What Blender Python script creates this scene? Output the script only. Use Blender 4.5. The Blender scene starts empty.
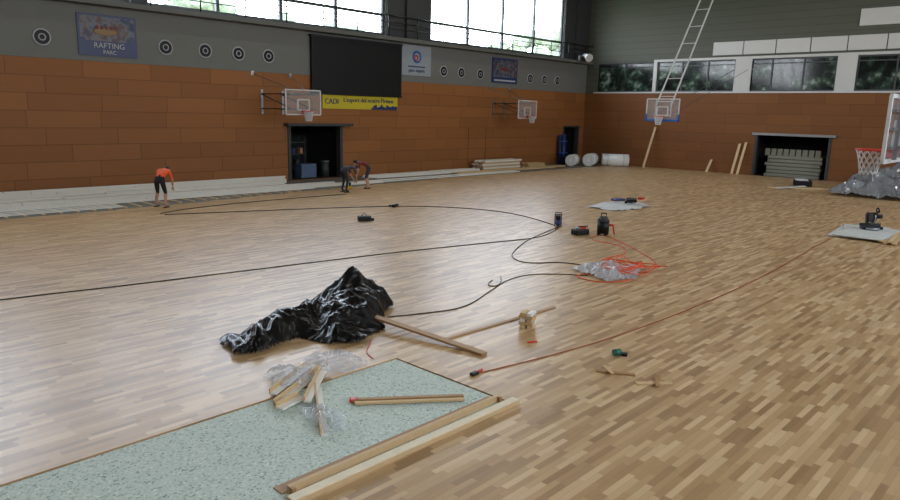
import bpy, bmesh, math, random
from mathutils import Vector, Matrix, noise
random.seed(7)
scene=bpy.context.scene
COL=scene.collection
scene.view_settings.view_transform='Standard'
scene.view_settings.look='None'
# ------------------------------------------------------------------ materials
def srgb(r,g,b):
    return tuple(((c/255)/12.92 if c/255<=0.04045 else ((c/255+0.055)/1.055)**2.4) for c in (r,g,b))+(1,)
MC={}
def mat(name,col,rough=0.6,metal=0.0,var=0.12,scale=8.0,bump=0.0,alpha=1.0,coat=0.0,spec=0.5,emit=0):
    if name in MC: return MC[name]
    m=bpy.data.materials.new(name);m.use_nodes=True
    nt=m.node_tree;b=nt.nodes['Principled BSDF']
    tc=nt.nodes.new('ShaderNodeTexCoord');n=nt.nodes.new('ShaderNodeTexNoise')
    n.inputs['Scale'].default_value=scale;n.inputs['Detail'].default_value=4
    nt.links.new(tc.outputs['Object'],n.inputs['Vector'])
    mx=nt.nodes.new('ShaderNodeMix');mx.data_type='RGBA'
    mx.inputs[6].default_value=tuple(c*(1-var) for c in col[:3])+(1,)
    mx.inputs[7].default_value=tuple(min(1,c*(1+var)) for c in col[:3])+(1,)
    nt.links.new(n.outputs['Fac'],mx.inputs[0]);nt.links.new(mx.outputs[2],b.inputs['Base Color'])
    b.inputs['Roughness'].default_value=rough;b.inputs['Metallic'].default_value=metal
    b.inputs['Alpha'].default_value=alpha;b.inputs['Coat Weight'].default_value=coat
    b.inputs['Specular IOR Level'].default_value=spec
    if bump:
        bp=nt.nodes.new('ShaderNodeBump');bp.inputs['Strength'].default_value=bump
        nt.links.new(n.outputs['Fac'],bp.inputs['Height']);nt.links.new(bp.outputs['Normal'],b.inputs['Normal'])
    MC[name]=m;return m
def ramp(nt,stops,interp='LINEAR'):
    r=nt.nodes.new('ShaderNodeValToRGB');r.color_ramp.interpolation=interp
    e=r.color_ramp.elements
    while len(e)<len(stops): e.new(0.5)
    for i,(p,c) in enumerate(stops): e[i].position=p;e[i].color=c
    return r
def mth(nt,op,a,b=None,c=None):
    n=nt.nodes.new('ShaderNodeMath');n.operation=op
    for i,v in enumerate((a,b,c)):
        if v is None: continue
        if isinstance(v,(int,float)): n.inputs[i].default_value=v
        else: nt.links.new(v,n.inputs[i])
    return n.outputs[0]
def plank_material(name,ax,ay,L,W,stops,rough,seam,grain=0.15,seamdark=0.45,coat=0.0,big=None,spec=0.5):
    """random-length rows of boards: ax = long axis, ay = across"""
    m=bpy.data.materials.new(name);m.use_nodes=True;nt=m.node_tree;b=nt.nodes['Principled BSDF']
    tc=nt.nodes.new('ShaderNodeTexCoord');sp=nt.nodes.new('ShaderNodeSeparateXYZ')
    nt.links.new(tc.outputs['Object'],sp.inputs[0])
    X=sp.outputs[ax];Y=sp.outputs[ay]
    v=mth(nt,'DIVIDE',Y,W);row=mth(nt,'FLOOR',v);fv=mth(nt,'FRACT',v)
    wn=nt.nodes.new('ShaderNodeTexWhiteNoise');wn.noise_dimensions='1D';nt.links.new(row,wn.inputs['W'])
    u=mth(nt,'ADD',mth(nt,'DIVIDE',X,L),mth(nt,'MULTIPLY',wn.outputs['Value'],7.31))
    cell=mth(nt,'FLOOR',u);fu=mth(nt,'FRACT',u)
    cb=nt.nodes.new('ShaderNodeCombineXYZ');nt.links.new(cell,cb.inputs[0]);nt.links.new(row,cb.inputs[1])
    w2=nt.nodes.new('ShaderNodeTexWhiteNoise');w2.noise_dimensions='2D';nt.links.new(cb.outputs[0],w2.inputs['Vector'])
    rp=ramp(nt,stops);nt.links.new(w2.outputs['Value'],rp.inputs[0])
    mp=nt.nodes.new('ShaderNodeMapping');s=[14,14,14];s[ax]=1.2;mp.inputs['Scale'].default_value=s
    nt.links.new(tc.outputs['Object'],mp.inputs[0])
    gn=nt.nodes.new('ShaderNodeTexNoise');gn.inputs['Scale'].default_value=2;gn.inputs['Detail'].default_value=4
    nt.links.new(mp.outputs[0],gn.inputs['Vector'])
    g=mth(nt,'ADD',mth(nt,'MULTIPLY',gn.outputs['Fac'],2*grain),1-grain)
    e=mth(nt,'MINIMUM',mth(nt,'MULTIPLY',mth(nt,'MINIMUM',fv,mth(nt,'SUBTRACT',1,fv)),W),
                     mth(nt,'MULTIPLY',mth(nt,'MINIMUM',fu,mth(nt,'SUBTRACT',1,fu)),L))
    sm=mth(nt,'LESS_THAN',e,seam)
    k=mth(nt,'SUBTRACT',1,mth(nt,'MULTIPLY',sm,seamdark))
    f=mth(nt,'MULTIPLY',g,k)
    if big:
        bn=nt.nodes.new('ShaderNodeTexNoise');bn.inputs['Scale'].default_value=0.25;bn.inputs['Detail'].default_value=2
        nt.links.new(tc.outputs['Object'],bn.inputs['Vector'])
        f=mth(nt,'MULTIPLY',f,mth(nt,'ADD',mth(nt,'MULTIPLY',bn.outputs['Fac'],2*big),1-big))
    vm=nt.nodes.new('ShaderNodeVectorMath');vm.operation='SCALE'
    nt.links.new(rp.outputs[0],vm.inputs[0]);nt.links.new(f,vm.inputs['Scale'])
    nt.links.new(vm.outputs[0],b.inputs['Base Color'])
    b.inputs['Roughness'].default_value=rough;b.inputs['Coat Weight'].default_value=coat
    b.inputs['Coat Roughness'].default_value=0.25;b.inputs['Specular IOR Level'].default_value=spec
    return m
parquet=plank_material('oak_parquet',0,1,0.50,0.072,
   [(0.0,srgb(148,114,74)),(0.25,srgb(172,136,92)),(0.6,srgb(186,151,106)),(0.88,srgb(206,174,130)),(1.0,srgb(154,118,76))],0.36,0.0018,0.10,0.25,big=0.08,spec=0.55)
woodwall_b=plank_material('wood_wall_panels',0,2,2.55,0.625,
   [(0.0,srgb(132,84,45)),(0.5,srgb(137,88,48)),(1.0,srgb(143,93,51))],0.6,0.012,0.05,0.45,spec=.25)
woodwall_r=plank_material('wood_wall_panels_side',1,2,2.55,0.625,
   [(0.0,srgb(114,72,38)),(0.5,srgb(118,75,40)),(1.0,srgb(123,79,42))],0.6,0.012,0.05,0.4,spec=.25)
cladding=plank_material('grey_cladding',1,2,40,0.42,
   [(0.0,srgb(76,79,68)),(1.0,srgb(81,84,72))],0.7,0.02,0.05,0.3)
grey=mat('grey_plaster',srgb(106,107,102),0.85,var=0.05,scale=2)
dark=mat('dark_interior',srgb(30,30,30),0.8)
darkgrey=mat('dark_grey_paint',srgb(48,50,50),0.6)
ceilm=mat('ceiling_panels',srgb(130,130,128),0.8)
frame_m=mat('window_frame_metal',srgb(70,74,76),0.45,0.3)
white=mat('white_paint',srgb(190,190,186),0.5,var=0.03)
metal=mat('galvanised_metal',srgb(150,152,154),0.35,0.8,var=0.08)
blackm=mat('black_metal',srgb(18,18,20),0.4,0.3)
blackp=mat('black_plastic',srgb(10,10,11),0.5,spec=.3)
concrete=mat('screed_concrete',srgb(112,109,98),0.9,var=0.15,scale=3)
pine=mat('pine_wood',srgb(198,166,120),0.6,var=0.12,scale=12)
pinel=mat('pale_batten_wood',srgb(222,217,204),0.7,var=0.06,scale=6)
oakd=mat('brown_wood',srgb(160,122,78),0.55,var=0.12,scale=10)
red=mat('red_paint',srgb(190,50,28),0.4)
orange=mat('orange_rubber',srgb(215,80,36),0.5)
blue=mat('blue_vinyl',srgb(24,84,160),0.4)
bluedk=mat('dark_blue',srgb(24,40,92),0.5)
yellow=mat('yellow_banner_fabric',srgb(190,172,26),0.6,var=0.04)
netm=mat('net_cord',srgb(205,205,205),0.8)
clear=mat('clear_acrylic',srgb(200,206,210),0.08,alpha=0.14)
glass=mat('window_glass',srgb(235,240,240),0.03,alpha=0.05)
plast=mat('clear_plastic_film',srgb(205,209,212),0.2,alpha=0.36,var=0.2,scale=12,coat=0.4)
plastw=mat('crumpled_plastic_sheet',srgb(180,178,176),0.35,alpha=0.75,var=0.35,scale=5,coat=0.2)
plastd=mat('grey_wrapping_plastic',srgb(120,122,122),0.3,alpha=0.92,var=0.7,scale=1.6,coat=0.3)
tarpm=mat('black_polythene',srgb(5,5,6),0.27,var=0.3,scale=3,coat=0.0,spec=.34)
paper=mat('white_paper',srgb(190,188,182),0.7)
um=bpy.data.materials.new('speckled_green_underlay');um.use_nodes=True;nt=um.node_tree;b=nt.nodes['Principled BSDF']
tc=nt.nodes.new('ShaderNodeTexCoord');vo=nt.nodes.new('ShaderNodeTexVoronoi');vo.inputs['Scale'].default_value=52
nt.links.new(tc.outputs['Object'],vo.inputs['Vector'])
sp=nt.nodes.new('ShaderNodeSeparateColor');nt.links.new(vo.outputs['Color'],sp.inputs[0])
rp=ramp(nt,[(0,srgb(122,138,122)),(0.10,srgb(162,174,158)),(0.25,srgb(184,193,178)),(0.85,srgb(192,200,186)),(1,srgb(212,215,200))])
nt.links.new(sp.outputs[0],rp.inputs[0]);nt.links.new(rp.outputs[0],b.inputs['Base Color']);b.inputs['Roughness'].default_value=0.75

# ------------------------------------------------------------------ mesh builder
class MB:
    def __init__(s): s.bm=bmesh.new();s.mats=[]
    def mi(s,m):
        if m not in s.mats: s.mats.append(m)
        return s.mats.index(m)
    def _tag(s,n0,m,smooth=False):
        s.bm.faces.ensure_lookup_table();i=s.mi(m)
        for f in s.bm.faces[n0:]: f.material_index=i;f.smooth=smooth
    def _tagv(s,verts,m,smooth=False):
        i=s.mi(m)
        for f in {f for v in verts for f in v.link_faces}:
            f.material_index=i;f.smooth=smooth and len(f.verts)<=4
    def box(s,c,sz,m,rot=None,rz=0,bev=0):
        n0=len(s.bm.faces);R=(rot if rot is not None else Matrix.Rotation(rz,4,'Z'))
        M=Matrix.Translation(c)@R.to_4x4()@Matrix.Diagonal((sz[0],sz[1],sz[2],1))
        if bev:
            t=bmesh.new();bmesh.ops.create_cube(t,size=1,matrix=M)
            bmesh.ops.bevel(t,geom=t.edges[:],offset=min(bev,min(sz)*.3),segments=2,affect='EDGES',profile=0.5)
            i=s.mi(m)
            for f in t.faces: f.material_index=i
            me=bpy.data.meshes.new('tmp');t.to_mesh(me);t.free();s.bm.from_mesh(me);bpy.data.meshes.remove(me)
        else:
            r=bmesh.ops.create_cube(s.bm,size=1,matrix=M);s._tagv(r['verts'],m)
    def b2(s,x0,x1,y0,y1,z0,z1,m,bev=0): s.box(((x0+x1)/2,(y0+y1)/2,(z0+z1)/2),(x1-x0,y1-y0,z1-z0),m,bev=bev)
    def beam(s,p0,p1,w,h,m,bev=0):
        p0=Vector(p0);p1=Vector(p1);d=p1-p0
        R=d.to_track_quat('X','Z').to_matrix().to_4x4()
        s.box((p0+p1)/2,(d.length,w,h),m,rot=R,bev=bev)
    def cyl(s,p0,p1,r,m,r1=None,seg=14,smooth=True):
        p0=Vector(p0);p1=Vector(p1);d=p1-p0
        M=Matrix.Translation((p0+p1)/2)@d.to_track_quat('Z','Y').to_matrix().to_4x4()
        q=bmesh.ops.create_cone(s.bm,cap_ends=True,segments=seg,radius1=r,radius2=(r if r1 is None else r1),depth=d.length,matrix=M)
        s._tagv(q['verts'],m,smooth)
    def sph(s,c,r,m,sc=(1,1,1),rot=None,seg=14):
        R=rot.to_4x4() if rot is not None else Matrix.Identity(4)
        M=Matrix.Translation(c)@R@Matrix.Diagonal((r*sc[0],r*sc[1],r*sc[2],1))
        q=bmesh.ops.create_uvsphere(s.bm,u_segments=seg,v_segments=max(6,seg*2//3),radius=1,matrix=M);s._tagv(q['verts'],m,True)
        return q['verts']
    def torus(s,c,R,r,m,nrm=(0,0,1),seg=32,ts=8,sq=1):
        Q=Vector(nrm).to_track_quat('Z','Y').to_matrix();c=Vector(c);V=[]
        for i in range(seg):
            a=2*math.pi*i/seg;row=[]
            for j in range(ts):
                t=2*math.pi*j/ts
                row.append(s.bm.verts.new(c+Q@Vector(((R+r*math.cos(t))*math.cos(a),(R+r*math.cos(t))*math.sin(a),r*sq*math.sin(t)))))
            V.append(row)
        for i in range(seg):
            for j in range(ts):
                s.bm.faces.new((V[i][j],V[(i+1)%seg][j],V[(i+1)%seg][(j+1)%ts],V[i][(j+1)%ts]))
        s._tagv([v for row in V for v in row],m,True)
    def xf(s,M): bmesh.ops.transform(s.bm,matrix=M,verts=s.bm.verts[:])
    def done(s,name,loc=None):
        me=bpy.data.meshes.new(name);s.bm.normal_update();s.bm.to_mesh(me);s.bm.free()
        for m in s.mats: me.materials.append(m)
        o=bpy.data.objects.new(name,me);COL.objects.link(o)
        if loc: o.location=loc
        return o
def text(body,size,loc,rot,m,parent=None,name='lettering',ext=0.01,align='CENTER'):
    cu=bpy.data.curves.new(name,'FONT');cu.body=body;cu.size=size;cu.extrude=ext;cu.align_x=align;cu.align_y='CENTER'
    cu.materials.append(m);o=bpy.data.objects.new(name,cu);COL.objects.link(o);o.location=loc;o.rotation_euler=rot
    if parent: o.parent=parent
    return o
def cable(name,pts,r,m,z=0.0):
    cu=bpy.data.curves.new(name,'CURVE');cu.dimensions='3D';cu.bevel_depth=r;cu.bevel_resolution=2;cu.resolution_u=10
    sp=cu.splines.new('NURBS');sp.points.add(len(pts)-1);sp.order_u=3;sp.use_endpoint_u=True
    for i,p in enumerate(pts): sp.points[i].co=(p[0],p[1],(p[2] if len(p)>2 else z)+r,1)
    cu.materials.append(m);o=bpy.data.objects.new(name,cu);COL.objects.link(o);return o

# ------------------------------------------------------------------ room
XW,YW=44.0,28.3;X0,Y0=-7.0,-9.0;ZC=12.6;ZB=-0.022
def wall(name,axis,pos,u0,u1,z0,z1,holes,thick,zsplit,mlo,mhi,sgn):
    us=sorted({u0,u1,*[h[0] for h in holes],*[h[1] for h in holes]})
    zs=sorted({z0,z1,*zsplit,*[h[2] for h in holes],*[h[3] for h in holes]})
    B=MB()
    for i in range(len(us)-1):
        for j in range(len(zs)-1):
            uc=(us[i]+us[i+1])/2;zc=(zs[j]+zs[j+1])/2
            if any(h[0]<uc<h[1] and h[2]<zc<h[3] for h in holes): continue
            m=mlo if (zsplit and zc<zsplit[0]) else mhi
            a,bb=sorted((pos,pos+sgn*thick))
            if axis=='y': B.b2(us[i],us[i+1],a,bb,zs[j],zs[j+1],m)
            else: B.b2(a,bb,us[i],us[i+1],zs[j],zs[j+1],m)
    bmesh.ops.remove_doubles(B.bm,verts=B.bm.verts[:],dist=1e-5)
    return B.done(name)
WZ0,WZ1=7.25,11.4
backwin=[(9.0,11.4),(12.1,24.6),(27.9,40.8)]
wall('wall_back','y',YW,X0,XW+0.3,ZB,ZC,[(18.6,21.6,0,2.6),(41.5,43.3,0,2.55)]+[(a,b_,WZ0,WZ1) for a,b_ in backwin]+[(-5,7.6,WZ0,WZ1)],0.3,[5.0],woodwall_b,grey,1)
rwin=[(23.0,27.3),(17.5,22.75),(11.75,17.1),(5.0,10.75)]
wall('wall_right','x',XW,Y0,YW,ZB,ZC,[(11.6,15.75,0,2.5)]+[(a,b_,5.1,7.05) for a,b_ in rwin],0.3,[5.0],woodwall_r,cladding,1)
wall('wall_front','y',Y0,X0,XW+0.3,ZB,ZC,[(a,a+9,6.5,11) for a in (-5,6,17,28)],0.3,[5.0],woodwall_b,grey,-1)  # unseen window openings added in this wall to let in fill daylight
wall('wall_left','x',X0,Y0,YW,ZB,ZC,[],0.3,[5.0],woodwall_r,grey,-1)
B=MB();B.b2(X0-.3,XW+.3,Y0-.3,YW+.3,ZC,ZC+.3,ceilm)
B.done('ceiling')
B=MB();B.b2(X0-.3,XW+.3,Y0-.3,YW+.3,-0.25,ZB,concrete);B.done('floor_subfloor')
B=MB();t=ZB;HY=6.78
B.b2(X0,6.12,Y0,4.75,t,0,parquet);B.b2(6.12,XW,Y0,HY,t,0,parquet)
B.b2(X0,6.12,HY,8,t,0,parquet);B.b2(6.12,XW,HY,8,t,0,parquet)
B.b2(X0,XW,8,23.2,t,0,parquet)
x=X0
while x<XW:
    w=random.uniform(.7,1.9);e=23.3+max(0,min(1.0,(x-9)/7))*1.0+max(0,min(1,(x-18)/8))*.8+random.uniform(-.12,.12)
    B.b2(x,min(XW,x+w),23.2,e,t,0,parquet);x+=w
B.done('floor')
B=MB();B.b2(X0+.01,6.10,4.77,HY-.02,ZB,ZB+0.010,um);B.done('floor_underlay_sheet')
def recess(name,x0,x1,y0,y1,z1,openside):
    B=MB();w=.08
    if openside=='y-': B.b2(x0-w,x0,y0,y1,ZB,z1,dark);B.b2(x1,x1+w,y0,y1,ZB,z1,dark);B.b2(x0-w,x1+w,y1,y1+w,ZB,z1,dark)
    else: B.b2(x0,x1,y0-w,y0,ZB,z1,dark);B.b2(x0,x1,y1,y1+w,ZB,z1,dark);B.b2(x1,x1+w,y0-w,y1+w,ZB,z1,dark)
    B.b2(x0-w,x1+w,y0-w,y1+w,z1,z1+w,dark);B.b2(x0-w,x1+w,y0-w,y1+w,ZB-w,ZB,dark)
    return B.done(name)
recess('wall_storage_niche',18.2,22,YW+.3,YW+3.5,2.8,'y-')
recess('wall_doorway_niche',41.3,43.6,YW+.3,YW+3,2.7,'y-')
recess('wall_store_niche',XW+.3,XW+3.5,11.2,16.1,2.7,'x-')
B=MB()
for x in (18.56,21.64): B.b2(x-.08,x+.08,YW-.05,YW+.3,ZB,2.68,darkgrey)
B.b2(18.3,22.2,YW-.35,YW+.02,2.6,2.72,darkgrey);B.done('door_1')
B=MB()
for y in (11.6,15.75): B.b2(XW-.05,XW+.3,y-.07,y+.07,ZB,2.55,darkgrey)
B.b2(XW-.15,XW+.02,11.3,16.0,2.48,2.62,metal);B.done('door_2')
B=MB()
for x in (41.45,43.35): B.b2(x-.06,x+.06,YW-.04,YW+.3,ZB,2.6,darkgrey)
B.b2(41.4,43.4,YW-.04,YW+.02,2.55,2.66,darkgrey);B.done('door_3')
B=MB();B.b2(31.3,32.85,YW-.04,YW-.001,.1,2.5,woodwall_b,bev=.01);B.b2(32.9,34.5,YW-.04,YW-.001,.1,2.5,woodwall_b,bev=.01)
B.cyl((32.7,YW-.1,1.05),(32.7,YW-.04,1.05),.03,metal);B.cyl((32.7,YW-.1,1.05),(32.55,YW-.1,1.05),.015,metal);B.done('door_4')
B=MB()
for z in (.5,1.1,1.7): B.b2(18.9,20.6,YW+1.6,YW+2.2,z,z+.04,darkgrey)
for x in (18.92,20.56):
    for y in (YW+1.62,YW+2.18): B.cyl((x,y,ZB),(x,y,2.0),.03,darkgrey)
for i in range(7):
    z=random.choice((.54,1.14,1.74));B.box((19.1+i*.22,YW+1.9,z+.15),(.18,.35,.28),random.choice([bluedk,blue,oakd,darkgrey]),bev=.02)
B.box((20.1,YW+.9,.35),(.9,.6,.7),mat('blue_grey_cabinet',srgb(78,96,122),.5),bev=.03)
B.done('storage_shelf')
B=MB();B.cyl((21.2,YW+.8,ZB),(21.2,YW+.8,.8),.22,darkgrey,seg=20);B.torus((21.2,YW+.8,.8),.22,.03,metal);B.cyl((21.2,YW+.8,.8),(21.2,YW+.8,.86),.2,blackp,seg=20);B.done('waste_bin')
B=MB();gm=mat('grey_mat_vinyl',srgb(122,122,106),.7)
for i in range(6):
    B.b2(XW+.5,XW+2.4,12.0+random.uniform(0,.1),15.2+random.uniform(-.1,.1),ZB+i*.22,ZB+.2+i*.22,gm,bev=.03)
for i in range(9): B.box((XW+.55,12.3+i*.36,ZB+1.5),(.08,.28,.4),gm,rz=.1)
B.done('stacked_floor_panels')

def win(name,axis,pos,u0,u1,z0,z1,nm,transoms,fm,th=.09,gm=glass):
    B=MB()
    def bx(a0,a1,b0,b1,d=.12):
        if axis=='y': B.b2(a0,a1,pos-d/2,pos+d/2,b0,b1,fm)
        else: B.b2(pos-d/2,pos+d/2,a0,a1,b0,b1,fm)
    bx(u0,u1,z0,z0+th);bx(u0,u1,z1-th,z1)
    for i in range(nm+1):
        u=u0+(u1-u0)*i/nm;u=min(max(u,u0+th/2),u1-th/2);bx(u-th/2,u+th/2,z0,z1,.14)
    for z in transoms: bx(u0,u1,z-th*.35,z+th*.35,.1)
    if gm:
        if axis=='y': B.b2(u0,u1,pos-.01,pos+.01,z0,z1,gm)
        else: B.b2(pos-.01,pos+.01,u0,u1,z0,z1,gm)
    return B.done(name)
k=1
win('window_%d'%k,'y',YW+.15,-5,7.6,WZ0,WZ1,4,[8.6],frame_m,.14);k+=1
for (a,b_),n in zip(backwin,(1,4,4)):
    win('window_%d'%k,'y',YW+.15,a,b_,WZ0,WZ1,n,[8.3] if n==4 else [],frame_m,.15);k+=1
for a in (-5,6,17,28):  # added windows behind the camera, put in for daylight fill
    win('window_%d'%k,'y',Y0-.15,a,a+9,6.5,11,4,[8],frame_m,.12);k+=1
rglass=bpy.data.materials.new('office_glass_painted_reflections');rglass.use_nodes=True;nt=rglass.node_tree;b=nt.nodes['Principled BSDF']
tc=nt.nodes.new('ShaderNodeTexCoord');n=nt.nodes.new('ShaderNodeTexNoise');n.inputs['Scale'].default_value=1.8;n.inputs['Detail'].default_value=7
nt.links.new(tc.outputs['Object'],n.inputs[0]);rp=ramp(nt,[(.35,srgb(12,15,15)),(.5,srgb(30,40,34)),(.6,srgb(60,78,64)),(.70,srgb(140,152,142))])  # dark-to-greenish reflections painted into the pane colour as noise
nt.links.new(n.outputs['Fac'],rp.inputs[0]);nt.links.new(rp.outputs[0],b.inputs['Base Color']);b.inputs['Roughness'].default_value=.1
for (a,b_),n in zip(rwin,(2,3,3,3)):
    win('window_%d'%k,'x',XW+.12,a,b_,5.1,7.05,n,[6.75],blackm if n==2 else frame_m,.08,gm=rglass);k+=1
B=MB()
for a,b_ in ((22.75,23.0),(16.5,17.5),(10.75,11.75)): B.b2(XW-.05,XW,a,b_,5.0,7.2,white)
B.b2(XW-.06,XW+.02,4.5,23,7.05,7.2,white);B.b2(XW-.06,XW,4.5,27.6,5.0,5.1,white);B.done('trim_1')
B=MB();y=19.0
while y>-8:
    B.b2(XW-.08,XW,y-1.86,y,7.32,8.12,white,bev=.015);y-=1.92
B.done('trim_2')
B=MB();B.b2(XW-.08,XW,8.9,10.9,8.6,9.5,white,bev=.02);B.done('trim_3')
B=MB();B.b2(X0,XW,YW-.55,YW,7.02,7.2,mat('ledge_grey',srgb(92,93,88),.7));B.done('trim_4')
B=MB()
for x in (8.3,11.75,26.2,42.4): B.b2(x-.3,x+.3,YW-.25,YW,7.2,ZC,darkgrey)
B.b2(40.85,43.99,YW-.08,YW,7.2,ZC,darkgrey);B.b2(24.65,27.85,YW-.08,YW,7.2,ZC,darkgrey);B.done('trim_5')
B=MB();y=YW-.5
for z in (7.62,7.92,8.25): B.cyl((8,y,z),(43.9,y,z),.02 if z<8 else .035,blackm,seg=8)
x=8
while x<44: B.cyl((x,y,7.2),(x,y,8.25),.03,blackm,seg=8);x+=2.05
B.done('walkway_railing')
B=MB();B.cyl((42.2,YW-.55,7.5),(42.2,YW-.9,7.5),.05,metal);B.cyl((42.2,YW-.9,7.55),(41.9,YW-1.5,7.3),.12,white,r1=.28);B.box((42.2,YW-.52,7.35),(.2,.1,.4),metal);B.done('floodlight')
ventring=mat('vent_ring_aluminium',srgb(165,168,170),.5)
for x in (8.3,12.8,14.5,16.05,17.55,29.0,30.5,32.2,37.2,38.8,40.3):
    B=MB();B.cyl((x,YW-.03,5.72),(x,YW-.001,5.72),.30,ventring,seg=28)
    B.cyl((x,YW-.06,5.72),(x,YW-.02,5.72),.25,blackp,seg=28)
    B.torus((x,YW-.06,5.72),.11,.02,ventring,nrm=(0,1,0))
    B.torus((x,YW-.035,5.72),.275,.028,ventring,nrm=(0,1,0))
    B.done('air_vent')
B=MB();B.b2(19.8,25.6,YW-.2,YW-.04,4.15,6.85,blackp,bev=.02)
B.b2(19.75,25.65,YW-.23,YW-.02,6.82,6.9,blackm);B.b2(19.75,25.65,YW-.23,YW-.02,4.13,4.18,blackm)
B.b2(20.2,20.4,YW-.04,YW-.001,4.5,6.5,blackm);B.b2(25,25.2,YW-.04,YW-.001,4.5,6.5,blackm);B.done('scoreboard')
RX=(math.pi/2,0,0)
B=MB();B.b2(20.5,25.45,YW-.05,YW-.001,3.45,4.12,yellow)
pts=[23.6+i*.13 for i in range(14)]
for i,x in enumerate(pts): B.b2(x,x+.13,YW-.055,YW-.045,3.45,3.45+.08+.1*abs(math.sin(i*.9))+.04*(i%3),bluedk)
o=B.done('yellow_banner')
text('CADI',.36,(21.05,YW-.06,3.8),RX,bluedk,o,ext=.015)
text('L\'esport del nostre Pirineu',.31,(23.45,YW-.06,3.9),RX,bluedk,o,ext=.015)
def pic(name,cols,sc):
    m=bpy.data.materials.new(name);m.use_nodes=True;nt=m.node_tree;b=nt.nodes['Principled BSDF']
    tc=nt.nodes.new('ShaderNodeTexCoord');n=nt.nodes.new('ShaderNodeTexNoise');n.inputs['Scale'].default_value=sc;n.inputs['Detail'].default_value=5
    nt.links.new(tc.outputs['Object'],n.inputs[0]);rp=ramp(nt,[(.3+.4*i/(len(cols)-1),c) for i,c in enumerate(cols)])
    nt.links.new(n.outputs['Fac'],rp.inputs[0]);nt.links.new(rp.outputs[0],b.inputs['Base Color']);return m
pm=pic('rafting_picture',[srgb(24,36,64),srgb(46,58,84),srgb(96,100,108),srgb(80,54,44),srgb(34,48,84)],3)
pb=mat('poster_blue',srgb(46,56,92),.5)
B=MB();B.b2(9.5,11.65,YW-.05,YW-.001,5.2,6.72,pb);B.b2(9.58,11.57,YW-.06,YW-.05,5.75,6.65,pm)
B.sph((10.5,YW-.06,6.1),.3,mat('raft_yellow',srgb(120,92,50),.5),sc=(1.6,.03,.5))
for i in range(5): B.sph((10.2+i*.17,YW-.07,6.25),.06,mat('life_vest',srgb(100,40,36),.6),sc=(1,.1,1.3))
o=B.done('rafting_poster');text('RAFTING',.28,(10.6,YW-.07,5.58),RX,ventring,o);text('PARC',.2,(10.6,YW-.07,5.34),RX,ventring,o)
pw=mat('poster_white',srgb(140,148,154),.5)
B=MB();B.b2(25.75,27.95,YW-.05,YW-.001,5.35,6.95,pw)
B.torus((26.85,YW-.06,6.35),.28,.05,blue,nrm=(0,1,0));B.torus((26.8,YW-.062,6.3),.13,.04,red,nrm=(0,1,0),seg=18)
B.b2(26.2,27.5,YW-.06,YW-.05,5.8,5.86,bluedk)
o=B.done('club_poster');text('parc esport',.26,(26.85,YW-.06,5.62),RX,bluedk,o)
B=MB();B.b2(33.3,35.8,YW-.05,YW-.001,5.3,6.8,bluedk);B.b2(33.4,35.7,YW-.06,YW-.05,5.65,6.7,pm)
B.sph((34.5,YW-.065,6.15),.3,mat('life_vest',srgb(100,40,36),.6),sc=(1.5,.03,.3));B.b2(33.5,35.6,YW-.065,YW-.05,5.4,5.5,ventring);B.done('kayak_poster')

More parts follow.
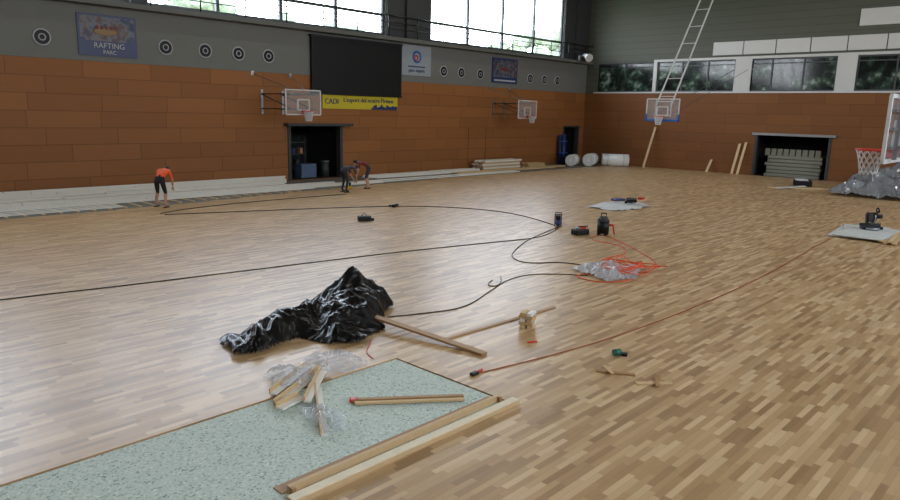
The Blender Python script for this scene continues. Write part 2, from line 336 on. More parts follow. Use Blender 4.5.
# ------------------------------------------------------------------ basketball hoops
def hoop(name,c,theta,style):
    B=MB();W2,H2=.9,.525
    fw=.05 if style!='edge' else .07
    for z in (-H2,H2): B.b2(-W2,W2,-.025,.025,z-fw/2,z+fw/2,white)
    for x in (-W2,W2): B.b2(x-fw/2,x+fw/2,-.025,.025,-H2,H2,white)
    for z in (-.33,.12): B.b2(-.3,.3,-.03,.03,z-.025,z+.025,white)
    for x in (-.3,.3): B.b2(x-.025,x+.025,-.03,.03,-.33,.12,white)
    B.b2(-W2,W2,-.012,.012,-H2,H2,clear)
    if style=='ceiling':
        B.b2(-W2-.04,W2+.04,-.06,.06,-H2-.1,-H2+.02,blue,bev=.02)
        for x in (-W2,W2): B.b2(x-.04,x+.04,-.06,.06,-H2-.1,-H2+.28,blue,bev=.02)
    zr=-.37;R=.225
    B.torus((0,-.15-R,zr),R,.02,red);B.box((0,-.05,zr-.04),(.18,.06,.16),red);B.box((0,-.11,zr),(.12,.12,.02),red)
    for x in (-.09,.09): B.beam((x,-.04,zr-.1),(x*1.5,-.26,zr-.01),.02,.02,red)
    n=12;rows=6
    def pt(i,j):
        r=R*(1-.42*min(1,j/(rows-1.0))**.7);a=2*math.pi*(i+.5*(j%2))/n
        return (r*math.cos(a),-.15-R+r*math.sin(a),zr-.01-j*.085)
    nr=.0075 if style=='edge' else .012
    for j in range(rows-1):
        for i in range(n):
            a=pt(i,j)
            nb=(i,i-1) if j%2==0 else (i,i+1)
            for q in nb: B.cyl(a,pt(q,j+1),nr,netm,seg=4)
    if style=='wall':
        D=YW-c[1]
        for x in (-.55,.55):
            B.beam((x,.03,.35),(x,D,.35),.05,.05,darkgrey);B.beam((x,.03,-.3),(x,D,-.3),.05,.05,darkgrey)
            B.beam((x,.05,-.3),(x,D,.35),.035,.035,darkgrey);B.beam((x*.4,.05,.45),(x*1.8,D,1.25),.03,.03,metal)
            B.box((x,D-.02,0),(.12,.04,1.1),metal);B.box((x*1.8,D-.02,1.25),(.14,.04,.2),metal)
        for z in (.35,-.3): B.beam((-.7,.06,z),(.7,.06,z),.05,.06,darkgrey)
    if style=='edge':
        for z in (-.3,0,.3): B.beam((-.85,.06,z),(.85,.06,z),.05,.05,metal)
        for x in (-.5,.5): B.beam((x,.08,-.5),(x,.08,.6),.06,.06,metal)
    if style=='ceiling':
        T=Vector((0,6.0,ZC-c[2]-.05));
        for x in (-.42,.42):
            B.beam((x,.08,-.4),(x,.08,.5),.05,.05,white)
            B.beam((x,.08,.2),Vector((x*.8,0,0))+T,.06,.06,white)
        A=Vector((0,.08,.2))
        for i in range(9):
            f=(i+.5)/9;p=A.lerp(T,f);w=.42*(1-.2*f);B.beam(p+Vector((-w,0,0)),p+Vector((w,0,0)),.035,.035,white)
        for x in (-.42,.42):
            B.beam((x,.1,-.3),(x,9.93,2.6),.02,.02,darkgrey)
        B.beam((-.42,.1,-.3),(.42,.1,-.3),.06,.06,white);B.beam((-.42,.1,.4),(.42,.1,.4),.06,.06,white)
    B.xf(Matrix.Translation(c)@Matrix.Rotation(theta,4,'Z'))
    if style=='edge':
        for dx in (-.5,.5):
            for dz in (-.3,.35): B.beam((c[0]+dx,c[1]-.1,c[2]+dz),(c[0]+dx,Y0+.02,c[2]+dz),.07,.07,metal)
    return B.done(name)
hoop('basketball_hoop',(17.7,25.8,3.68),0,'wall')
hoop('basketball_hoop',(34.1,26.0,3.68),0,'wall')
hoop('basketball_hoop',(34,17.1,3.82),-math.pi/2,'ceiling')
hoop('basketball_hoop',(13.8,2.6,3.3),math.pi,'edge')

# ------------------------------------------------------------------ far strip
def stack(B,x0,x1,y0,y1,layers,m,w=.09,h=.05,zb=ZB,lmin=2.4,lmax=4.8,gap=(.01,.09)):
    for l in range(layers):
        y=y0+l*.02
        while y<y1-l*.05:
            x=x0+random.uniform(0,1.0)
            while x<x1-.6:
                L=min(random.uniform(lmin,lmax),x1-x)
                if random.random()<.95:
                    B.box((x+L/2,y,zb+h/2+l*(h+.004)),(L-.02,w,h),m,rz=random.uniform(-.006,.006))
                x+=L
            y+=w+random.uniform(*gap)
B=MB();stack(B,-6,18.0,27.75,28.1,5,pinel,h=.06,gap=(.01,.05));B.done('timber_batten_stack')
B=MB();stack(B,-6,17.4,26.85,27.1,3,pinel,h=.06,gap=(.01,.03));B.done('timber_batten_stack')
B=MB();stack(B,-6,19.5,26.0,26.2,2,pinel,h=.06,gap=(.01,.03));B.done('timber_batten_stack')
B=MB();stack(B,-6,22,25.3,25.45,2,pinel,h=.05,gap=(.01,.05));B.done('timber_batten_stack')
B=MB();stack(B,22.2,31,27.0,27.8,3,pinel,gap=(.02,.2));B.done('timber_batten_stack')
B=MB();stack(B,19,33,25.5,26.1,1,pinel,gap=(.1,.3),lmin=1.5);B.done('timber_batten_stack')
B=MB();stack(B,28,39,26.3,26.7,2,pine,gap=(.02,.2));B.done('timber_batten_stack')
B=MB()
x=-6
while x<17:
    B.b2(x,x+.08,23.6+max(0,(x-9)/9),25.05,ZB,ZB+.03,pine);x+=.5
for y in (24.75,25.0): B.b2(-6,17.5,y,y+.06,ZB+.03,ZB+.055,pinel)
for y in (23.75,24.05,24.4): B.b2(-6,9,y,y+.06,ZB+.03,ZB+.055,pinel)
B.done('floor_joist_grid')
B=MB();
for l in range(6):
    for k2 in range(5): B.box((33.2+random.uniform(-.15,.15),27.1+k2*.19,ZB+.05+l*.1),(3.6,.16,.09),pinel if l%2 else pine,bev=.008)
B.done('lumber_pile')
B=MB();
for l in range(3):
    for k2 in range(4): B.box((36.6+random.uniform(-.1,.1),27.0+k2*.2,ZB+.05+l*.1),(1.8,.17,.09),pine,bev=.008)
B.done('lumber_pile')
rm=mat('pale_foam_roll',srgb(226,228,224),.6,var=.05)
for (x,y,r,L,a) in ((40.3,26.6,.38,1.3,.35),(41.5,25.9,.42,1.4,.3),(42.5,24.6,.42,1.8,-.9)):
    B=MB();d=Vector((math.cos(a),math.sin(a),0))*L/2;c=Vector((x,y,r))
    B.cyl(c-d,c+d,r,rm,seg=28)
    for e in (-1,1):
        for q in (.3,.18): B.torus(c+d*e*1.003,r*q/.36,.012,mat('roll_edge',srgb(120,122,118),.7),nrm=d)
    for f in (-.6,.6): B.torus(c+d*f,r+.002,.012,mat('roll_strap',srgb(120,120,120),.6),nrm=d)
    B.done('insulation_roll')
B=MB()
for i in range(3):
    a=i*2.1;B.cyl((40.7+.17*math.cos(a),27.75+.17*math.sin(a),ZB),(40.72+.15*math.cos(a),27.85+.15*math.sin(a),2.1-.1*i),.15,bluedk,seg=16)
B.torus((40.7,27.78,.8),.33,.03,blue);B.torus((40.7,27.8,1.6),.33,.03,blue);B.done('rolled_blue_mat')
for y,hh,n,x0 in ((22.6,2.75,1,42.8),(18.5,.8,1,43.5),(16.8,1.9,2,43.3)):
    B=MB()
    for i in range(n): B.beam((x0,y-i*.35,0.02),(XW-.08,y-i*.38-.1,hh+.1*i),.16,.04,pine)
    B.done('leaning_plank')

# ------------------------------------------------------------------ crumpled sheets
def inpoly(x,y,P):
    c=False;n=len(P);j=n-1
    for i in range(n):
        if (P[i][1]>y)!=(P[j][1]>y) and x<(P[j][0]-P[i][0])*(y-P[i][1])/(P[j][1]-P[i][1])+P[i][0]: c=not c
        j=i
    return c
def edged(x,y,P):
    d=9;n=len(P)
    for i in range(n):
        a=Vector(P[i]);b=Vector(P[(i+1)%n]);p=Vector((x,y));ab=b-a
        t=max(0,min(1,(p-a).dot(ab)/ab.length_squared));d=min(d,(p-a-ab*t).length)
    return d
def crumple(name,P,peaks,m,res=.05,fold=.12,fs=2.2,edge=.35,base=.05,seed=0,side=.06,z0=0.0,flat=False,fine=.12):
    xs=[p[0] for p in P];ys=[p[1] for p in P];bm=bmesh.new();V={}
    nx=int((max(xs)-min(xs))/res)+2;ny=int((max(ys)-min(ys))/res)+2
    for i in range(nx):
        for j in range(ny):
            x=min(xs)+i*res;y=min(ys)+j*res
            wx=x+.12*noise.noise(Vector((x*2,y*2,seed)));wy=y+.12*noise.noise(Vector((x*2,y*2,seed+9)))
            if not inpoly(wx,wy,P): continue
            d=min(1,edged(wx,wy,P)/edge)
            h=base
            for (px,py,r,a) in peaks: h+=a*math.exp(-((x-px)**2+(y-py)**2)/(r*r))
            w=Vector((x*fs,y*fs,seed+3.))
            w=w+.6*noise.noise_vector(w*.6)
            rid=(1-abs(noise.noise(w))*2.2);rid2=(1-abs(noise.noise(w*2.3+Vector((5,1,2))))*2.2);r3=(1-abs(noise.noise(w*5))*2)
            hh=h*(d**.6)*(0.75+.35*rid)+fold*d**.4*(max(0,rid)*.8+.4*max(0,rid2)+fine*r3)
            sv=noise.noise_vector(Vector((x*fs*1.3,y*fs*1.3,seed+20)))*side*d
            V[i,j]=bm.verts.new((x+sv.x,y+sv.y,z0+max(.006,hh)))
    for (i,j),v in V.items():
        q=[V.get((i+1,j)),V.get((i+1,j+1)),V.get((i,j+1))]
        if all(q): bm.faces.new((v,q[0],q[1],q[2]))
    bmesh.ops.delete(bm,geom=[v for v in bm.verts if not v.link_faces],context='VERTS')
    for f in bm.faces: f.smooth=not flat
    me=bpy.data.meshes.new(name);bm.to_mesh(me);bm.free();me.materials.append(m)
    o=bpy.data.objects.new(name,me);COL.objects.link(o);return o
TP=[(4.6,8.95),(4.48,8.25),(4.85,8.15),(5.5,8.35),(5.75,7.8),(6.1,7.55),(6.8,7.8),(7.2,8.25),(7.8,8.75),(7.95,9.2),(7.5,9.8),(6.8,9.7),(6.2,9.4),(5.8,9.25),(5.2,9.1)]
crumple('black_plastic_tarp',TP,[(7.2,9.1,.62,.33),(7.2,9.2,.3,.14),(6.5,8.6,.6,.14),(5.6,8.8,.5,.12),(4.9,8.6,.3,.06)],tarpm,res=.026,fold=.15,fs=1.35,side=.08,edge=.3,seed=2,fine=.22)
crumple('crumpled_plastic_film',[(12.7,8.3),(12.5,7.7),(12.3,7.1),(13.0,6.8),(13.5,7.0),(14.2,7.3),(13.6,7.5),(14.2,8.0),(13.4,8.1)],[(13.4,7.7,.3,.06)],plastw,res=.04,fold=.1,fs=2.2,seed=4,edge=.25,flat=True,fine=.3)
crumple('plastic_wrapping_heap',[(35.5,9.4),(35.2,6.2),(38,4.8),(42.5,5),(43.2,8),(42.4,10),(39,9.4)],[(41,7.5,1.3,.8),(38.5,7,1.3,.35),(42,9,.8,.4),(39.5,6,1,.4)],plastd,res=.11,fold=.5,fs=.9,edge=.8,seed=8,side=.3,flat=True,fine=.35)
for P,pk,sd in (([(4.95,7.45),(5.0,6.95),(5.35,6.75),(5.75,6.9),(5.6,7.3),(5.25,7.6)],[(5.35,7.15,.2,.07)],12),
                ([(4.3,7.3),(4.25,6.9),(4.6,6.8),(4.95,7.0),(4.8,7.45),(4.5,7.5)],[(4.6,7.1,.2,.05)],22),
                ([(4.05,5.95),(4.0,5.55),(4.25,5.4),(4.5,5.7),(4.45,6.15),(4.2,6.2)],[(4.25,5.8,.15,.04)],32)):
    crumple('clear_packaging_film',P,pk,plast,res=.022,fold=.09,fs=4.5,edge=.15,base=.02,seed=sd,side=.05,flat=True,fine=.25)
crumple('paper_sheet_pile',[(22.2,13.9),(22.0,12.6),(23.4,12.3),(24.6,12.5),(24.9,13.3),(23.6,14.2)],[(23.5,13.1,.6,.05)],paper,res=.08,fold=.05,fs=1.6,seed=15)
B=MB();B.box((23.9,13.0,.3),(.7,.4,.1),blackp,rz=.5,bev=.02);B.box((24.1,12.7,.38),(.3,.2,.08),red,rz=.2,bev=.02);B.box((23.6,13.4,.3),(.5,.3,.08),bluedk,rz=-.4,bev=.02)
B.cyl((23.3,12.9,.27),(24.3,13.3,.27),.05,blackp);B.xf(Matrix.Translation((0,0,-.06)));B.done('work_jacket')

# ------------------------------------------------------------------ timber and scraps
def plank(name,p0,p1,w,h,m,z=0,z1=None):
    B=MB();z1=z if z1 is None else z1
    B.beam((p0[0],p0[1],z+h/2),(p1[0],p1[1],z1+h/2),w,h,m,bev=.004);return B.done(name)
plank('loose_plank',(6.85,8.3),(7.12,6.0),.13,.035,oakd,.13,.0)
plank('loose_plank',(7.2,6.85),(9.9,6.75),.08,.02,oakd)
B=MB()
B.beam((3.1,4.87,ZB+.05),(6.05,4.87,ZB+.05),.045,.08,pine,bev=.003);B.beam((3.05,4.97,ZB+.018),(6.05,4.95,ZB+.018),.14,.014,oakd)
for q in (3.12,6.03): B.beam((q,4.80,ZB+.05),(q,4.86,ZB+.05),.04,.07,oakd)
B.done('timber_batten')
B=MB();B.beam((3.0,4.69,.03),(6.14,4.66,.03),.11,.055,pine,bev=.004);B.beam((3.0,4.69,.062),(6.14,4.66,.062),.10,.01,mat('cream_wood',srgb(220,204,172),.6));B.done('timber_batten')
B=MB();B.beam((4.75,6.02,.02),(5.8,5.2,.02),.06,.04,oakd,bev=.003);B.beam((4.72,5.95,.015),(5.75,5.14,.015),.05,.03,pine,bev=.003)
B.beam((4.72,6.05,.022),(4.8,5.985,.022),.065,.045,red);B.done('plank_bundle')
for a,b_,w,z in (((4.05,6.55),(5.15,7.15),.10,.0),((4.15,6.8),(4.95,7.25),.09,.03),((4.0,5.55),(4.7,6.65),.08,.0),((4.3,6.3),(5.0,6.95),.08,.05),((3.98,6.4),(4.35,6.5),.12,.03)):
    B=MB();B.beam((a[0],a[1],.0+z),(b_[0],b_[1],.002+z),w,.02,pinel);B.beam((a[0]-.02,a[1]+.04,.03+z),(b_[0]-.02,b_[1]+.04,.032+z),.02,.07,pine);B.done('wood_trim_offcut')
B=MB()
for l in range(5):
    for i in (-1,1):
        rz=.35+(math.pi/2 if l%2 else 0)+random.uniform(-.12,.12)
        off=Matrix.Rotation(rz,3,'Z')@Vector((0,.06*i,0))
        B.box((8.65+off.x,6.4+off.y,.024+l*.052),(.24,.085,.048),pine if (l+i)%3 else pinel,rz=rz,bev=.004)
B.done('wood_block_stack')
B=MB();B.beam((7.75,4.55,.015),(8.0,4.1,.015),.06,.025,oakd);B.beam((7.95,4.55,.03),(7.75,4.3,.045),.04,.02,pine);B.done('wood_offcut')
B=MB();B.beam((7.75,3.95,.012),(8.1,3.62,.012),.07,.022,pine);B.beam((7.8,3.68,.034),(8.15,3.85,.034),.05,.02,oakd);B.done('wood_offcut')
B=MB();B.beam((8.0,5.9,.01),(8.15,5.84,.01),.03,.02,red);B.done('wood_offcut')
B=MB();B.cyl((8.47,4.7,.05),(8.57,4.66,.05),.05,mat('green_tape',srgb(20,90,70),.4),seg=20);B.torus((8.57,4.66,.05),.03,.01,blackp,nrm=(.1,-.04,0));B.box((8.6,4.6,.02),(.1,.08,.04),blackp,rz=.4,bev=.01);B.done('tape_roll')
B=MB();B.box((6.45,5.6,.02),(.12,.07,.04),blackp,bev=.008);B.cyl((6.5,5.6,.02),(6.62,5.62,.02),.02,red);B.done('cable_connector')
B=MB();b3=mat('grey_white_board',srgb(190,190,180),.6)
for i,(x,y,r) in enumerate(((24.0,5.2,.1),(24.3,5.0,.25),(23.8,4.9,.0))): B.box((x,y,.02+i*.035),(2.6,1.3,.03),b3,rz=r,bev=.004)
for i in range(4): B.box((23.6,4.05+i*.11,.04+.04*(i%2)),(2.4,.1,.04),pine,rz=.1)
B.done('board_stack')
B=MB()
B.cyl((0,0,.0),(0,0,.06),.2,metal,seg=24);B.box((0,.0,.05),(.55,.16,.07),blackm,bev=.015);B.box((0,.09,.12),(.55,.03,.08),darkgrey)
B.beam((0,.25,.08),(0,.3,.4),.06,.08,blackm);B.beam((0,.3,.4),(0,-.05,.42),.06,.08,blackm,bev=.01)
B.cyl((-.015,0,.3),(.015,0,.3),.16,metal,seg=28);B.cyl((-.045,0,.33),(.045,0,.33),.14,blackm,seg=20)
B.cyl((.04,.03,.36),(.24,.03,.36),.06,blackp);B.beam((0,-.1,.44),(0,-.3,.54),.04,.05,blackp,bev=.01);B.beam((0,-.05,.42),(0,-.1,.46),.04,.06,blackp);B.torus((0,-.2,.55),.06,.018,blackp,nrm=(1,0,0))
B.xf(Matrix.Translation((24.4,4.95,.115))@Matrix.Rotation(-.9,4,'Z')@Matrix.Scale(1.15,4));B.done('mitre_saw')
plank('loose_plank',(36.5,12.2),(38.5,9.8),.3,.05,pine);plank('loose_plank',(35.9,11.6),(38.2,11.0),.2,.05,b3,.06)
B=MB();B.box((39.5,11.5,.15),(1.4,.9,.25),blackp,rz=.3,bev=.04);B.box((39.3,11.5,.32),(.6,.5,.1),paper,rz=.6,bev=.02);B.done('debris_sack')

# ------------------------------------------------------------------ machines
def Mx(x,y,z,r,s=1): return Matrix.Translation((x,y,z))@Matrix.Rotation(r,4,'Z')@Matrix.Scale(s,4)
B=MB();B.cyl((-.18,0,.1),(.18,0,.1),.09,bluedk,seg=20);B.sph((-.18,0,.1),.09,bluedk);B.sph((.18,0,.1),.09,bluedk)
B.box((0,0,.25),(.26,.16,.14),blackp,bev=.02);B.cyl((.13,0,.26),(.2,0,.26),.06,metal)
for x in (-.2,.2):
    for y in (-.1,.1): B.cyl((x,y,0),(x,y,.38),.013,blackm,seg=8)
    B.cyl((x,-.1,.38),(x,.1,.38),.013,blackm,seg=8)
for y in (-.1,.1): B.cyl((-.2,y,.38),(.2,y,.38),.013,blackm,seg=8)
B.xf(Mx(17.7,12.1,0,.6));B.done('air_compressor')
B=MB();B.box((0,0,.08),(.42,.26,.14),blackp,bev=.02);B.cyl((-.1,0,.15),(-.1,0,.2),.05,metal);B.box((.1,0,.18),(.12,.1,.06),red,bev=.01)
B.cyl((-.16,-.1,.15),(-.16,-.1,.24),.01,metal);B.cyl((.16,-.1,.15),(.16,-.1,.24),.01,metal);B.cyl((-.16,-.1,.24),(.16,-.1,.24),.015,blackp)
B.xf(Mx(16.8,10.7,0,-.3,1.1));B.done('power_distribution_box')
B=MB();B.cyl((0,0,.06),(0,0,.42),.17,blackp,seg=22);B.cyl((0,0,.42),(0,0,.55),.18,darkgrey,r1=.1,seg=22);B.torus((0,0,.42),.175,.012,darkgrey)
for a in range(4): B.sph((.15*math.cos(a*1.57+.7),.15*math.sin(a*1.57+.7),.04),.04,blackp)
B.beam((-.07,0,.55),(-.07,0,.63),.02,.02,blackp);B.beam((.07,0,.55),(.07,0,.63),.02,.02,blackp);B.beam((-.08,0,.64),(.08,0,.64),.03,.03,blackp)
B.cyl((.16,0,.3),(.28,0,.33),.03,red);B.cyl((.28,0,.33),(.33,.0,.05),.025,red)
B.xf(Mx(17.3,10.25,0,-1.2));B.done('workshop_vacuum')
B=MB();B.box((0,0,.09),(.5,.24,.16),blackp,bev=.02);B.box((0,0,.18),(.52,.26,.03),darkgrey,bev=.008);B.torus((0,0,.2),.09,.013,blackp,nrm=(0,1,0));B.box((.3,.05,.05),(.2,.15,.1),blackp,bev=.02)
B.xf(Mx(13.5,16.5,0,-.5,.8));B.done('toolbox')
B=MB();B.box((0,0,.05),(.28,.1,.08),blackp,bev=.02);B.cyl((.14,0,.05),(.26,0,.05),.03,metal);B.box((-.08,.08,.04),(.07,.16,.05),blackp,bev=.012)
B.xf(Mx(16.4,18.3,0,.4,1.2));B.done('cordless_drill')
B=MB();B.box((0,0,.1),(.4,.12,.14),mat('yellow_tool',srgb(190,150,30),.5),bev=.02);B.cyl((-.15,0,.15),(-.15,0,.4),.025,blackp);B.cyl((.12,0,.1),(.12,0,.32),.05,blackp);B.box((.0,0,.02),(.3,.16,.04),metal)
B.xf(Mx(18.4,23.55,0,.4));B.done('floor_nailer')

ck=mat('black_cable',srgb(12,12,13),.5)
cable('power_cable',[(-1.5,14.2),(3.0,13.6),(4.8,13.2),(7.4,12.8),(11.1,12.2),(14,11.5),(15.8,11.05),(17.5,11.9)],.011,ck)
cable('power_cable',[(9.3,21.3),(11.5,20.5),(14.7,19.3),(17.3,18.0),(18.6,15.7),(18.4,13.7),(17.6,12.2)],.014,ck)
cable('power_cable',[(9.3,21.6),(10.4,22.2),(14.2,22.5),(17.3,22.3)],.015,ck)
cable('power_cable',[(7.3,8.3),(8.0,8.0),(8.7,7.8),(10.0,8.3),(11.1,8.7),(12.0,8.5),(12.5,7.7)],.009,ck)
cable('power_cable',[(11.0,8.9),(10.4,8.35),(10.1,8.6),(10.6,8.8)],.010,ck)
cable('power_cable',[(17.5,11.9),(15.2,11.3),(13.5,10.5),(12.7,10.0),(12.4,9.3),(13.4,8.8),(13.3,8.0)],.011,ck)
cable('orange_air_hose',[(6.5,5.6),(7.6,5.35),(9.4,5.1),(12.1,5.0),(15.7,5.05),(21.5,5.5),(22.6,5.5)],.008,mat('brown_orange_hose',srgb(150,68,40),.5))
random.seed(31)
tang=[(17.3,10.2),(16.8,9.4),(15.6,8.0),(14.8,7.2),(13.6,6.9)]
a=0
for i in range(40):
    a+=.9+random.uniform(-.2,.3);rr=.35+.5*random.random()
    tang.append((13.1+i*.02+rr*1.0*math.cos(a)+random.uniform(-.2,.2),7.4+rr*1.0*math.sin(a)+random.uniform(-.15,.15),.03+.2*random.random()))
cable('red_air_hose',tang,.012,orange)
cable('red_air_hose',[(17.2,10.3),(16.2,10.2),(16.3,9.0),(15.3,8.3),(14.4,8.5),(13.8,8.2)],.011,orange)
cable('red_air_hose',[(13.0,7.6),(12.3,8.0),(12.1,7.5),(12.3,7.0),(13.2,6.8),(13.0,7.5)],.011,orange)
cable('red_air_hose',[(5.85,6.95),(5.9,7.2),(6.15,7.4),(6.35,7.6)],.007,red)

# ------------------------------------------------------------------ people
skin=mat('skin',srgb(175,125,98),.55,var=.05)
hairm=mat('dark_hair',srgb(24,19,16),.7)
shoe=mat('work_shoe',srgb(34,32,30),.6)
def skinmesh(V,E,R,root=0,sub=2):
    me=bpy.data.meshes.new('t');me.from_pydata([tuple(v) for v in V],E,[]);o=bpy.data.objects.new('t',me);COL.objects.link(o)
    o.modifiers.new('Skin','SKIN')
    for i,r in enumerate(R):
        me.skin_vertices[0].data[i].radius=(r,r) if not isinstance(r,tuple) else r
        me.skin_vertices[0].data[i].use_root=(i==root)
    s=o.modifiers.new('S','SUBSURF');s.levels=sub;s.render_levels=sub
    dg=bpy.context.evaluated_depsgraph_get();dg.update();r=bpy.data.meshes.new_from_object(o.evaluated_get(dg))
    bpy.data.objects.remove(o);return r
def segd(p,a,b):
    ab=b-a;t=max(0,min(1,(p-a).dot(ab)/max(1e-9,ab.length_squared)));return (p-a-ab*t).length
def person(name,loc,yaw,J,shirt,pants,longp=False,longs=False,hair=hairm,gaze=(1,0,-.6)):
    J={k:Vector(v) for k,v in J.items()}
    names=['pelvis','spine','chest','neck'];V=[J[n] for n in names];E=[(0,1),(1,2),(2,3)]
    Rr=[(.15,.12),(.14,.11),(.17,.12),.06];lab=['p','s','s','k']
    V.append(J['neck'].lerp(J['head'],.6));E.append((3,4));Rr.append(.052);lab.append('k')
    for sd in 'lr':
        s=J['sh_'+sd];i=len(V);V+=[s,s.lerp(J['el_'+sd],.5),J['el_'+sd],J['el_'+sd].lerp(J['wr_'+sd],.4),J['wr_'+sd]]
        E+=[(2,i),(i,i+1),(i+1,i+2),(i+2,i+3),(i+3,i+4)];Rr+=[.068,.054,.044,.042,.028];lab+=['s','s','s' if longs else 'k','s' if longs else 'k','k']
        h=J['hip_'+sd];i=len(V);k=J['kn_'+sd];a=J['an_'+sd]
        V+=[h,h.lerp(k,.55),k,k.lerp(a,.35),a,a+Vector((.15,0,-.045))]
        E+=[(0,i),(i,i+1),(i+1,i+2),(i+2,i+3),(i+3,i+4),(i+4,i+5)];Rr+=[.098,.082,.06,.058,.04,(.045,.03)]
        lab+=['p','p','p','p' if longp else 'k','p' if longp else 'k','f']
    me=skinmesh(V,E,Rr)
    mats=[skin,shirt,pants,shoe,hair,white,blackp];idx={'k':0,'s':1,'p':2,'f':3}
    for m in mats: me.materials.append(m)
    segs=[(V[a],V[b],lab[a],lab[b]) for a,b in E]
    for f in me.polygons:
        c=f.center;best=9;L='k'
        for a,b,la,lb in segs:
            d=segd(c,a,b)
            if d<best:
                best=d;ab=b-a;t=max(0,min(1,(c-a).dot(ab)/ab.length_squared));L=la if t<.62 else lb
                if la=='s' and lb=='k' : L='s' if t<.75 else 'k'
                if la=='p' and lb=='k': L='p' if t<.25 else 'k'
        f.material_index=idx[L];f.use_smooth=True
    B=MB();B.mats=mats[:];B.bm.from_mesh(me)
    g=Vector(gaze).normalized();Q=g.to_track_quat('X','Z').to_matrix()
    H=J['head']
    def hp(x,y,z): return H+Q@Vector((x,y,z))
    B.sph(H,.1,skin,sc=(.98,.78,1.12),rot=Q,seg=20);B.sph(hp(.035,0,-.06),.065,skin,sc=(.85,.75,.85),rot=Q)
    B.sph(hp(-.022,0,.026),.106,hair,sc=(.94,.82,1.04),rot=Q,seg=20)
    B.sph(hp(.1,0,-.012),.018,skin,sc=(1,.7,1.3),rot=Q)
    for y in (-.033,.033):
        B.sph(hp(.083,y,.012),.013,white,rot=Q);B.sph(hp(.093,y,.012),.006,blackp,rot=Q)
    for y in (-.08,.08): B.sph(hp(0,y,-.005),.024,skin,sc=(.6,.35,1.2),rot=Q)
    B.sph(hp(.085,0,-.055),.02,mat('lips',srgb(150,80,70),.5),sc=(.5,1.2,.3),rot=Q)
    for sd,sg in (('l',1),('r',-1)):
        w=J['wr_'+sd];d=(w-J['el_'+sd]).normalized();Q2=d.to_track_quat('X','Z').to_matrix()
        hv=[(0,0,0),(.04,0,0),(.085,0,0)];he=[(0,1),(1,2)];hr=[.024,(.034,.018),(.036,.015)]
        for y,L in ((-.03,.065),(-.01,.078),(.01,.072),(.03,.055)):
            i=len(hv);hv+=[(.09,y,0),(.09+L*.5,y*1.1,-.008),(.09+L*.85,y*1.1,-.035)];he+=[(2,i),(i,i+1),(i+1,i+2)];hr+=[.010,.009,.0075]
        i=len(hv);hv+=[(.04,-.035*sg,-.005),(.075,-.058*sg,-.015),(.1,-.062*sg,-.025)];he+=[(1,i),(i,i+1),(i+1,i+2)];hr+=[.013,.011,.008]
        hm=skinmesh([w+Q2@Vector(v) for v in hv],he,hr,0,1)
        for p in hm.polygons: p.use_smooth=True
        B.bm.from_mesh(hm)
    for sd in 'lr':
        a=J['an_'+sd];B.box((a.x+.06,a.y,.015),(.27,.09,.03),shoe,bev=.01)
    B.xf(Matrix.Translation(loc)@Matrix.Rotation(yaw,4,'Z'))
    return B.done(name)
bend=dict(pelvis=(-.1,0,.95),spine=(.04,0,1.08),chest=(.24,0,1.17),neck=(.4,0,1.17),head=(.52,0,1.12),
 sh_l=(.3,.19,1.14),sh_r=(.3,-.19,1.14),el_l=(.38,.23,.86),el_r=(.36,-.23,.86),wr_l=(.45,.15,.62),wr_r=(.44,-.17,.62),
 hip_l=(-.08,.1,.9),hip_r=(-.08,-.1,.9),kn_l=(.06,.15,.5),kn_r=(.02,-.15,.5),an_l=(-.03,.17,.085),an_r=(-.08,-.16,.085))
bend0=dict(bend);bend0.update(spine=(.02,0,1.1),chest=(.17,0,1.24),neck=(.31,0,1.27),head=(.42,0,1.22),sh_l=(.22,.2,1.21),sh_r=(.22,-.2,1.21),el_l=(.32,.25,.93),el_r=(.3,-.25,.93),wr_l=(.42,.17,.69),wr_r=(.4,-.2,.67),an_l=(.02,.24,.085),an_r=(-.12,-.2,.085),kn_l=(.1,.19,.5))
person('bending_worker',(10.0,23.05,0),math.radians(35),bend0,mat('orange_shirt',srgb(225,85,30),.7),mat('black_shorts',srgb(16,16,18),.8))
bend2=dict(bend);bend2.update(spine=(.06,0,1.03),chest=(.3,0,1.06),neck=(.46,0,1.03),head=(.58,0,.97),sh_l=(.36,.19,1.02),sh_r=(.36,-.19,1.02),el_l=(.44,.22,.74),el_r=(.42,-.22,.74),wr_l=(.52,.1,.5),wr_r=(.52,-.1,.5))
person('bending_worker',(19.4,23.5,0),math.radians(140),bend,mat('maroon_shirt',srgb(110,28,32),.7),mat('grey_shorts',srgb(40,40,46),.8))
person('bending_worker',(17.75,22.95,0),math.radians(0),bend2,mat('grey_shirt',srgb(52,52,56),.7),mat('dark_trousers',srgb(30,30,34),.8),longp=True)

# ------------------------------------------------------------------ outside
B=MB();B.b2(-200,250,YW+3.7,200,-1.2,-1,mat('outside_grass',srgb(90,120,60),.9));B.done('outside_ground')
leaf=mat('tree_foliage',srgb(112,122,100),.9,var=.5,scale=1.5);bark=mat('tree_bark',srgb(80,65,50),.9)
def tree(x,y,h,r):
    B=MB();B.cyl((x,y,-1.05),(x,y,h*.6),.35,bark,r1=.2)
    for i in range(34):
        a=random.uniform(0,6.28);q=random.uniform(0,r*.9);z=h*random.uniform(.35,1.0)
        for v in B.sph((x+q*math.cos(a),y+q*math.sin(a),z),random.uniform(.14,.3)*r,leaf,seg=12): v.co+=.7*noise.noise_vector(v.co*1.9)
    B.done('tree')
for i in range(16): tree(10+i*6.5+random.uniform(-1,1),58+random.uniform(-3,5),random.uniform(8,13.5)+(3 if i>8 else 0),4)

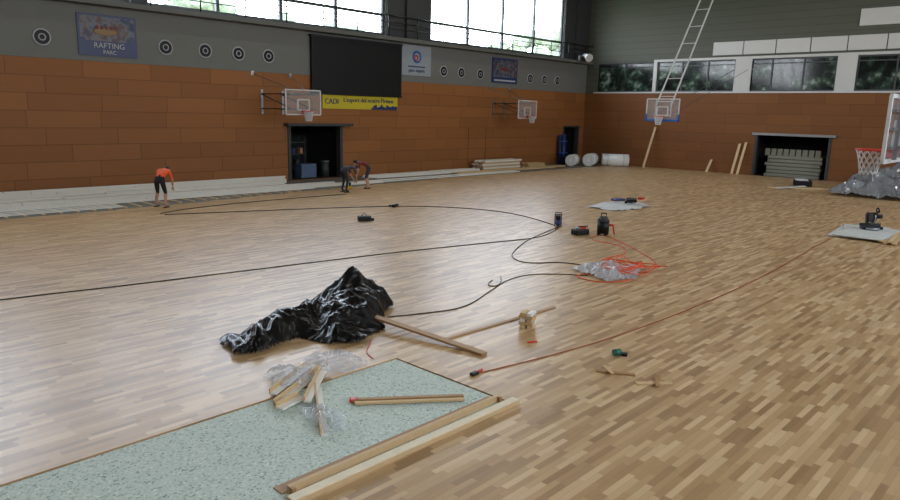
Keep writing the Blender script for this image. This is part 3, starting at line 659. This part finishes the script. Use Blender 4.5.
# ------------------------------------------------------------------ light
w=bpy.data.worlds.new('World');scene.world=w;w.use_nodes=True;nt=w.node_tree;bg=nt.nodes['Background']
tc=nt.nodes.new('ShaderNodeTexCoord');sp=nt.nodes.new('ShaderNodeSeparateXYZ');nt.links.new(tc.outputs['Generated'],sp.inputs[0])
rp=ramp(nt,[(0,srgb(238,243,248)),(.6,srgb(206,224,248))]);nt.links.new(sp.outputs[2],rp.inputs[0]);nt.links.new(rp.outputs[0],bg.inputs[0])
bg.inputs[1].default_value=14.5
def area(name,loc,rot,sx,sy,e=0,portal=False,col=(1,1,1)):
    l=bpy.data.lights.new(name,'AREA');l.shape='RECTANGLE';l.size=sx;l.size_y=sy;l.energy=e;l.color=col
    o=bpy.data.objects.new(name,l);COL.objects.link(o);o.location=loc;o.rotation_euler=rot
    if portal: l.cycles.is_portal=True
    return o
for a,b_ in backwin+[(-5,7.6)]:
    area('window_portal',((a+b_)/2,YW+.35,(WZ0+WZ1)/2),(-math.pi/2,0,0),b_-a,WZ1-WZ0,portal=True)
for a in (-5,6,17,28):  # portals for the added fill windows
    area('window_portal',(a+4.5,Y0-.35,8.75),(math.pi/2,0,0),9,4.5,portal=True)
for x in (4,16,28,38):  # unseen ceiling fixtures with area lights, added to fill the hall
    for y in (3,14,24):
        B=MB();B.box((0,0,0),(1.7,.5,.1),white,bev=.02)
        for q in (-.7,.7): B.cyl((q,0,.05),(q,0,.49),.01,blackm)
        B.xf(Matrix.Translation((x,y,ZC-.5)));o=B.done('added_fill_lamp')
        area('added_fill_light',(x,y,ZC-.57),(0,0,0),1.6,.4,e=75,col=(1,.96,.9))
# ------------------------------------------------------------------ camera
pitch=math.radians(11.4);hd=math.radians(43.4);r=math.atan(.0237)
F=Vector((math.cos(hd)*math.cos(pitch),math.sin(hd)*math.cos(pitch),-math.sin(pitch)))
R0=Vector((math.sin(hd),-math.cos(hd),0));U0=R0.cross(F)
R1=R0*math.cos(r)+U0*math.sin(r);U1=-R0*math.sin(r)+U0*math.cos(r)
cd=bpy.data.cameras.new('camera');cd.sensor_width=36;cd.lens=27.28;cd.clip_end=600
co=bpy.data.objects.new('camera',cd);COL.objects.link(co)
M=Matrix((R1,U1,-F)).transposed().to_4x4();M.translation=Vector((0,0,3.4));co.matrix_world=M
scene.camera=co
